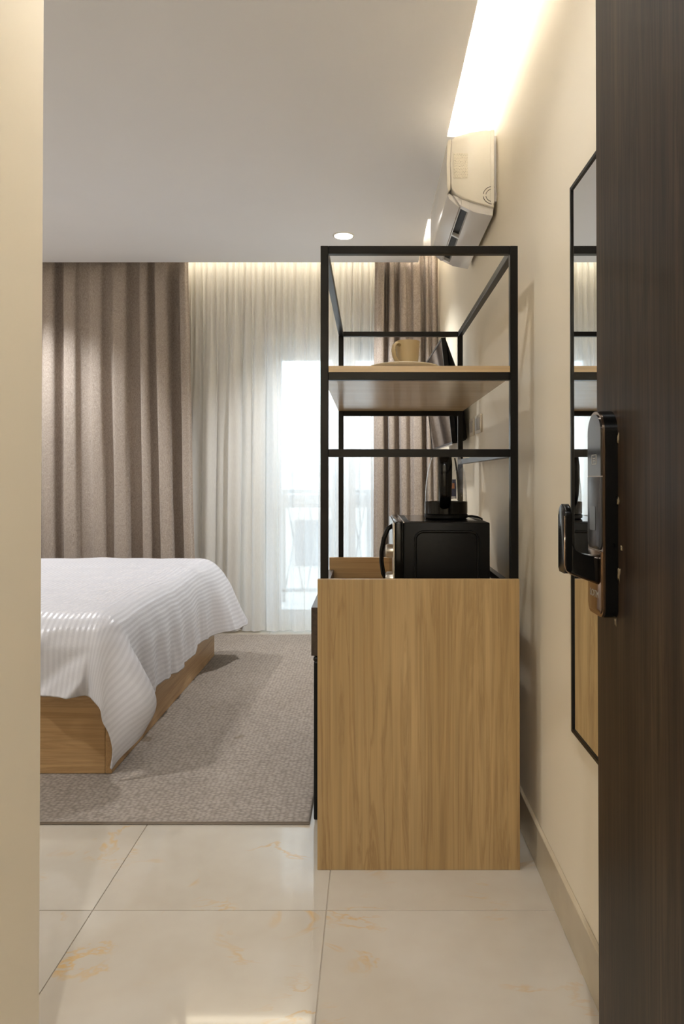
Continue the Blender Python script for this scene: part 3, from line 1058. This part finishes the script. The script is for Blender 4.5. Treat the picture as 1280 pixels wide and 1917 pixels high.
obj('handle', tube_bm([(MGX + hd[0] * r_, MGY + hd[1] * r_, MGZ + z) for r_, z in hpts], 0.0062, 10, flat=(1.3, 0.75)), M_MUG, mug, smooth=True)
tz = SZ + 0.0004
tag(obj('glass_tumbler', lathe_bm([(0, tz), (0.024, tz), (0.030, tz + 0.085), (0.0285, tz + 0.085), (0.0228, tz + 0.006), (0, tz + 0.006)], 0.112, 2.252, 36), M_TUMBLER, None, smooth='auto'),
    'clear glass tumbler standing behind the beige mug', 'glass')

# ------------------------------------------------------------------ television on a wall arm
tv = thing('television', 'black flat television tilted out from the wall on a bracket', 'television', (0.392, 3.735, 1.275))
tv.rotation_euler = (0, math.radians(-5.9), math.radians(1.2))


def tvpart(name, bm, mat, smooth=False, parent=None):
    me = bpy.data.meshes.new(name)
    bm.normal_update()
    if smooth:
        for f in bm.faces:
            f.smooth = True
    bm.to_mesh(me); bm.free()
    me.materials.append(mat)
    o = bpy.data.objects.new(name, me)
    C.objects.link(o)
    o.parent = parent or tv
    return o


TW, TH = 0.435, 0.515
tvpart('bezel', frame_rect(-TW, TW, 0, TH, 0.009, 0, 0.022), M_TVPL).rotation_euler = (0, 0, 0)
bz = [o for o in tv.children if o.name.startswith('bezel')][0]
bz.data.transform(Matrix.Rotation(PI / 2, 4, 'Z') @ Matrix.Scale(-1, 4, Vector((0, 1, 0))))
tvpart('screen', box_bm(0.002, 0.012, -TW + 0.0092, TW - 0.0092, 0.0092, TH - 0.0092), M_SCREEN)
bm = box_bm(0.0222, 0.078, -TW + 0.004, TW - 0.004, 0.0, TH - 0.004)
for v_ in bm.verts:
    if v_.co.x > 0.05:
        v_.co.y *= 0.97
        if v_.co.z > 0.3:
            v_.co.z = 0.30
        else:
            v_.co.z = 0.012
bmesh.ops.bevel(bm, geom=list(bm.edges), offset=0.006, segments=3, affect='EDGES')
tvpart('back_cover', bm, M_TVPL, True)
tvpart('bottom_trim', box_bm(-0.0012, 0.010, -TW, TW, -0.006, -0.0005), M_CHROME)
tvpart('wall_bracket', box_bm(0.0785, 0.094, -0.10, 0.10, 0.05, 0.26, 0.003), M_BLACKMAT)

# ------------------------------------------------------------------ sockets
for y0, y1, lab in ((2.945, 3.095, 'ivory double socket plate on the wall beside the shelf frame'),
                    (3.150, 3.265, 'ivory socket plate on the wall beside the television')):
    so = thing('wall_socket', lab, 'socket', (XR, (y0 + y1) / 2, 1.30))
    obj('plate', box_bm(XR - 0.009, XR - 0.0002, y0, y1, 1.306, 1.388, 0.003, 2), M_SOCKET, so, smooth='auto')
    n = 2 if y1 - y0 > 0.13 else 1
    for k in range(n):
        w = (y1 - y0 - 0.024) / n
        a = y0 + 0.012 + k * w
        obj('socket_insert', box_bm(XR - 0.0115, XR - 0.0091, a + 0.004, a + w - 0.004, 1.320, 1.374, 0.001), M_SOCKIN, so)

# ------------------------------------------------------------------ air conditioner
ac = thing('air_conditioner', 'white split air conditioner mounted high on the cream wall', 'air conditioner', (XR, 2.93, 2.12))
AY0, AY1 = 2.580, 3.270
prof = [(0.474, 2.432), (0.440, 2.430), (0.380, 2.421), (0.330, 2.408), (0.314, 2.398), (0.310, 2.380), (0.308, 2.300), (0.309, 2.230), (0.314, 2.205), (0.330, 2.186), (0.360, 2.170),
        (0.420, 2.152), (0.474, 2.137)]
obj('body', prism_bm(prof, AY0, AY1, 1, 0.006, 3), M_ACWHITE, ac, smooth='auto')
lip = [(0.320, 2.188), (0.345, 2.150), (0.352, 2.1463), (0.352, 2.1725), (0.330, 2.1855)]
rear = [(0.381, 2.1315), (0.400, 2.122), (0.470, 2.108), (0.474, 2.1365), (0.420, 2.1515), (0.381, 2.1625)]
cheek = [(0.3521, 2.1462), (0.3809, 2.1316), (0.3809, 2.1625), (0.3521, 2.1722)]
obj('base_housing', prism_bm(lip, AY0 + 0.012, AY1 - 0.012, 1, 0.0015, 2), M_ACGREY, ac, smooth='auto')
obj('base_housing', prism_bm(rear, AY0 + 0.012, AY1 - 0.012, 1, 0.0015, 2), M_ACGREY, ac, smooth='auto')
for c0, c1 in ((AY0 + 0.012, AY0 + 0.040), (2.900, 2.915), (AY1 - 0.040, AY1 - 0.012)):
    obj('outlet_bridge', prism_bm(cheek, c0, c1, 1), M_ACGREY, ac)
liner = [(0.3522, 2.160), (0.3808, 2.148), (0.3808, 2.1620), (0.3522, 2.1715)]
for c0, c1 in ((AY0 + 0.0402, 2.8998), (2.9152, AY1 - 0.0402)):
    obj('air_outlet', prism_bm(liner, c0, c1, 1), M_BLACKMAT, ac)
front = [(0.3135, 2.401), (0.300, 2.394), (0.296, 2.380), (0.294, 2.300), (0.295, 2.215), (0.300, 2.196), (0.3085, 2.206), (0.3078, 2.230), (0.3068, 2.300), (0.3088, 2.380)]
obj('front_cover', prism_bm(front, AY0 + 0.002, AY1 - 0.002, 1, 0.002, 2), M_ACWHITE, ac, smooth='auto')
lou = [(0.2985, 2.192), (0.306, 2.176), (0.343, 2.1435), (0.348, 2.1475), (0.322, 2.1865), (0.304, 2.199)]
obj('louver', prism_bm(lou, AY0 + 0.020, AY1 - 0.020, 1, 0.0015, 2), M_ACGREY, ac, smooth='auto')
obj('mounting_plate', box_bm(0.4745, XR - 0.0002, AY0 + 0.03, AY1 - 0.03, 2.17, 2.425), M_ACGREY, ac)
obj('rear_rim', box_bm(0.4605, 0.4742, AY0 - 0.0015, AY0 + 0.004, 2.150, 2.431, 0.001), M_ACWHITE, ac)
# rating label on the near cheek
bm = bmesh.new()
uvl = bm.loops.layers.uv.new('UVMap')
q = [(0.320, 2.246), (0.374, 2.246), (0.374, 2.342), (0.320, 2.342)]
f = bm.faces.new([bm.verts.new((a, AY0 - 0.0006, b_)) for a, b_ in q])
for lp, uvc in zip(f.loops, ((0, 0), (1, 0), (1, 1), (0, 1))):
    lp[uvl].uv = uvc
lb = obj('rating_label', bm, M_ACLABEL, ac)
solid(lb, 0.0005, 1)
lb['label'] = 'grey printed rating label'
for rad in (0.040, 0.029):
    for a0, a1 in ((95, 172), (188, 262), (62, 84)):
        cx, cz = 0.470, 2.182
        pts = []
        for k in range(9):
            a = math.radians(lerp(a0, a1, k / 8))
            pts.append((cx + rad * 0.95 * math.cos(a) * (1.0 if math.cos(a) < 0 else 0.25), AY0 - 0.0003, cz + rad * 0.85 * math.sin(a)))
        obj('knock_out_slot_shade', tube_bm(pts, 0.0011, 6), M_BLACKMAT, ac)  # thin black tubes stand in for the shade inside the slots

# ------------------------------------------------------------------ mirror on the wall
mi = thing('wall_mirror', 'tall wall mirror with thin black frame partly behind the open door', 'mirror', (XR, 1.33, 0.52))
bm = bmesh.new()
MYA, MYB, MZA, MZB = 1.06, 1.600, 0.519, 1.793
w = 0.010
for (y0, y1, z0, z1) in ((MYA, MYA + w, MZA, MZB), (MYB - w, MYB, MZA, MZB), (MYA + w, MYB - w, MZA, MZA + w), (MYA + w, MYB - w, MZB - w, MZB)):
    obj('frame_bar', box_bm(0.471, XR - 0.0003, y0, y1, z0, z1, 0.001), M_BLACKMETAL, mi)
bm.free()
obj('mirror_glass', box_bm(0.4745, 0.4785, MYA + w, MYB - w, MZA + w, MZB - w), M_MIRROR, mi)

# ------------------------------------------------------------------ open entrance door
door = bpy.data.objects.new('door_1', None)
C.objects.link(door)
door.location = (0.44, 0.37, 0.0)
struct(door, 'dark walnut entrance door standing open with a black smart lock')
DX = 0.420
obj('door_leaf', box_bm(DX, 0.460, 0.360, 1.260, 0.008, 2.110, 0.0015), M_DOOR, door)
for z in (0.25, 1.05, 1.85):
    obj('hinge', tube_bm([(0.466, 0.352, z), (0.466, 0.352, z + 0.10)], 0.007, 10), M_BRONZE, door, smooth='auto')
LY0, LY1, LZ0, LZ1 = 1.153, 1.233, 0.873, 1.228
out_ = rrect(LY0, LY1, LZ0, LZ1, (0.039, 0.039, 0.016, 0.016), 10)
lock = obj('lock_body', prism_bm(out_, 0.3985, DX - 0.0002, 0, 0.0015, 2), M_BLACKPL, door, smooth='auto')
inn = rrect(LY0 + 0.001, LY1 - 0.001, LZ0 + 0.001, LZ1 - 0.001, (0.038, 0.038, 0.015, 0.015), 10)
obj('bronze_rim', prism_bm(inn, 0.3945, 0.3983, 0, 0.0018, 3), M_BRONZE, lock, smooth='auto')
fac = rrect(LY0 + 0.006, LY1 - 0.006, 1.115, LZ1 - 0.006, (0.033, 0.033, 0.001, 0.001), 10)
obj('touch_panel', prism_bm(fac, 0.3925, 0.3943, 0, 0.0006, 2), M_LOCKGLASS, lock, smooth='auto')
cov = rrect(LY0 + 0.006, LY1 - 0.006, 0.988, 1.1135, (0.001, 0.001, 0.012, 0.012), 6)
obj('battery_cover', prism_bm(cov, 0.3922, 0.3943, 0, 0.0008, 2), M_LOCKGREY, lock, smooth='auto')
obj('finger_latch', prism_bm(rrect(1.185, 1.214, 1.020, 1.062, 0.003), 0.3915, 0.3921, 0), M_LOCKGLASS, lock)
low = rrect(LY0 + 0.006, LY1 - 0.006, LZ0 + 0.006, 0.986, (0.001, 0.001, 0.012, 0.012), 6)
obj('lower_panel', prism_bm(low, 0.3925, 0.3943, 0, 0.0006, 2), M_BRONZE, lock, smooth='auto')
# card mark printed on the touch panel
bm = bmesh.new()
for (a0, a1, b0, b1) in ((1.180, 1.204, 1.1350, 1.1362), (1.180, 1.204, 1.1508, 1.1520), (1.180, 1.1816, 1.1362, 1.1508), (1.2024, 1.204, 1.1362, 1.1508), (1.186, 1.198, 1.1405, 1.1420), (1.186, 1.198, 1.1448, 1.1463)):
    add_box(bm, 0.3919, 0.3924, a0, a1, b0, b1)
obj('card_mark', bm, M_LOCKINK, lock)
# maker's lettering near the foot of the lock
cu = bpy.data.curves.new('lettering', 'FONT')
cu.body = 'LOTM'
cu.size = 0.017
cu.extrude = 0.0002
cu.align_x = 'CENTER'
to = bpy.data.objects.new('lettering_tmp', cu)
C.objects.link(to)
bpy.context.view_layer.update()
me = bpy.data.meshes.new_from_object(to)
bpy.data.objects.remove(to)
me.materials.clear()
me.materials.append(M_LOCKINK)
# text reads along -y (towards the camera) when seen from the room: local x -> -y, local y -> z, local z -> -x
me.transform(Matrix(((0, 0, -1, 0.3922), (-1, 0, 0, 1.193), (0, 1, 0, 0.905), (0, 0, 0, 1))))
lt = bpy.data.objects.new('lettering', me)
C.objects.link(lt)
lt.parent = lock
lt.matrix_parent_inverse = Matrix.Translation(-world_loc(lock))
# pull handle: arm out of the lock, grip turned upwards
arm = [(0.393, 0.930), (0.393, 0.976), (0.357, 0.981), (0.3505, 0.986), (0.3475, 0.996), (0.3465, 1.004), (0.3440, 1.004), (0.3440, 0.948)]
grip = prism_bm(rrect(1.170, 1.212, 0.947, 1.066, (0.0205, 0.0205, 0.006, 0.006), 8), 0.3350, 0.3472, 0, 0.0022, 3)
hd_ = obj('pull_handle', prism_bm(arm, 1.1705, 1.2115, 1, 0.003, 3), M_BLACKPL, door, smooth='auto')
obj('grip', grip, M_BLACKPL, hd_, smooth='auto')
edge = [(0.3935, 0.930), (0.344, 0.9478), (0.3372, 0.953), (0.3347, 0.962), (0.3352, 1.046)]
obj('bronze_edge', tube_bm([(a, 1.1712, b_) for a, b_ in edge], 0.0016, 8), M_BRONZE, hd_, smooth=True)

# old adhesive left around the lock
M_GLUE = plain('dried_cream_adhesive', (0.17, 0.125, 0.07), 0.7, var=0.2, vscale=200)
for k, (y, z, sy_, sz_) in enumerate(((1.1500, 1.176, 0.0025, 0.010), (1.1500, 1.072, 0.0030, 0.013), (1.1495, 0.951, 0.0045, 0.016), (1.166, 0.868, 0.0040, 0.010), (1.214, 0.869, 0.0060, 0.004), (1.136, 0.995, 0.0015, 0.006))):
    bm = bmesh.new()
    bmesh.ops.create_icosphere(bm, subdivisions=2, radius=1.0)
    for v_ in bm.verts:
        w_ = 1 + 0.9 * noise.noise(v_.co * 3.1 + Vector((k * 5.0, 0, 0)))
        v_.co = Vector((DX - 0.0008 + v_.co.x * 0.0016 * w_, y + v_.co.y * sy_ * 0.8 * w_ ** 2, z + v_.co.z * sz_ * 0.55 * w_ ** 2))
    obj('adhesive_residue', bm, M_GLUE, door, smooth=True)

# entrance door jamb and head
bm = bmesh.new()
add_box(bm, -0.5995, -0.555, 0.20, 0.345, 0.0, 2.12)
add_box(bm, 0.462, XR - 0.0125, 0.20, 0.345, 0.0, 2.12)
add_box(bm, -0.5995, XR - 0.0125, 0.20, 0.345, 2.12, 2.17)
struct(obj('trim_3', bm, M_WENGE), 'dark entrance door frame')


# ------------------------------------------------------------------ downlights
def downlight(x, y, power, label, cone=120, blend=0.7, off=''):
    t = thing('downlight' + off, label, 'ceiling light', (x, y, ZC))
    obj('trim_ring', lathe_bm([(0.054, ZC - 0.0002), (0.066, ZC - 0.0002), (0.065, ZC - 0.004), (0.057, ZC - 0.006), (0.054, ZC - 0.004), (0.054, ZC - 0.0002)], x, y, 40), M_ACWHITE, t, smooth='auto')
    obj('diffuser' + off, lathe_bm([(0, ZC - 0.0035), (0.0535, ZC - 0.0035), (0.0535, ZC - 0.0003), (0, ZC - 0.0003)], x, y, 40), M_DIFF, t)
    l = bpy.data.lights.new('downlight_lamp' + off, 'SPOT')
    l.energy = power
    l.color = (0.96, 0.98, 1.0)
    l.spot_size = math.radians(cone)
    l.spot_blend = blend
    l.shadow_soft_size = 0.05
    lo = bpy.data.objects.new('downlight_lamp' + off, l)
    C.objects.link(lo)
    lo.parent = t
    lo.location = (0, 0, -0.012)
    return t


downlight(-0.156, 4.134, SPOT_ROOM, 'small round recessed downlight in the ceiling near the sheer curtain')
# outside the picture: the rest of the room's downlights (one lights the curtain folds behind the bed,
# one the side of the bed that faces the entrance), the lamp at the entrance (it throws the shelf frame's shadow on the wall) and the corridor lamp behind the open door
downlight(-2.35, 4.134, SPOT_ROOM, 'small round recessed downlight in the ceiling above the bed by the taupe curtain', off='_offscreen')
downlight(-2.2, 1.75, SPOT_ROOM, 'small round recessed downlight in the ceiling between bed and bathroom wall', off='_offscreen')
downlight(-0.15, 1.42, SPOT_ENTRY, 'small round recessed downlight in the ceiling where the entrance opens into the room', 140, 0.7, off='_offscreen')
downlight(-0.06, -0.85, SPOT_HALL, 'small round recessed downlight in the corridor ceiling outside the entrance door', 150, 0.7, off='_offscreen')
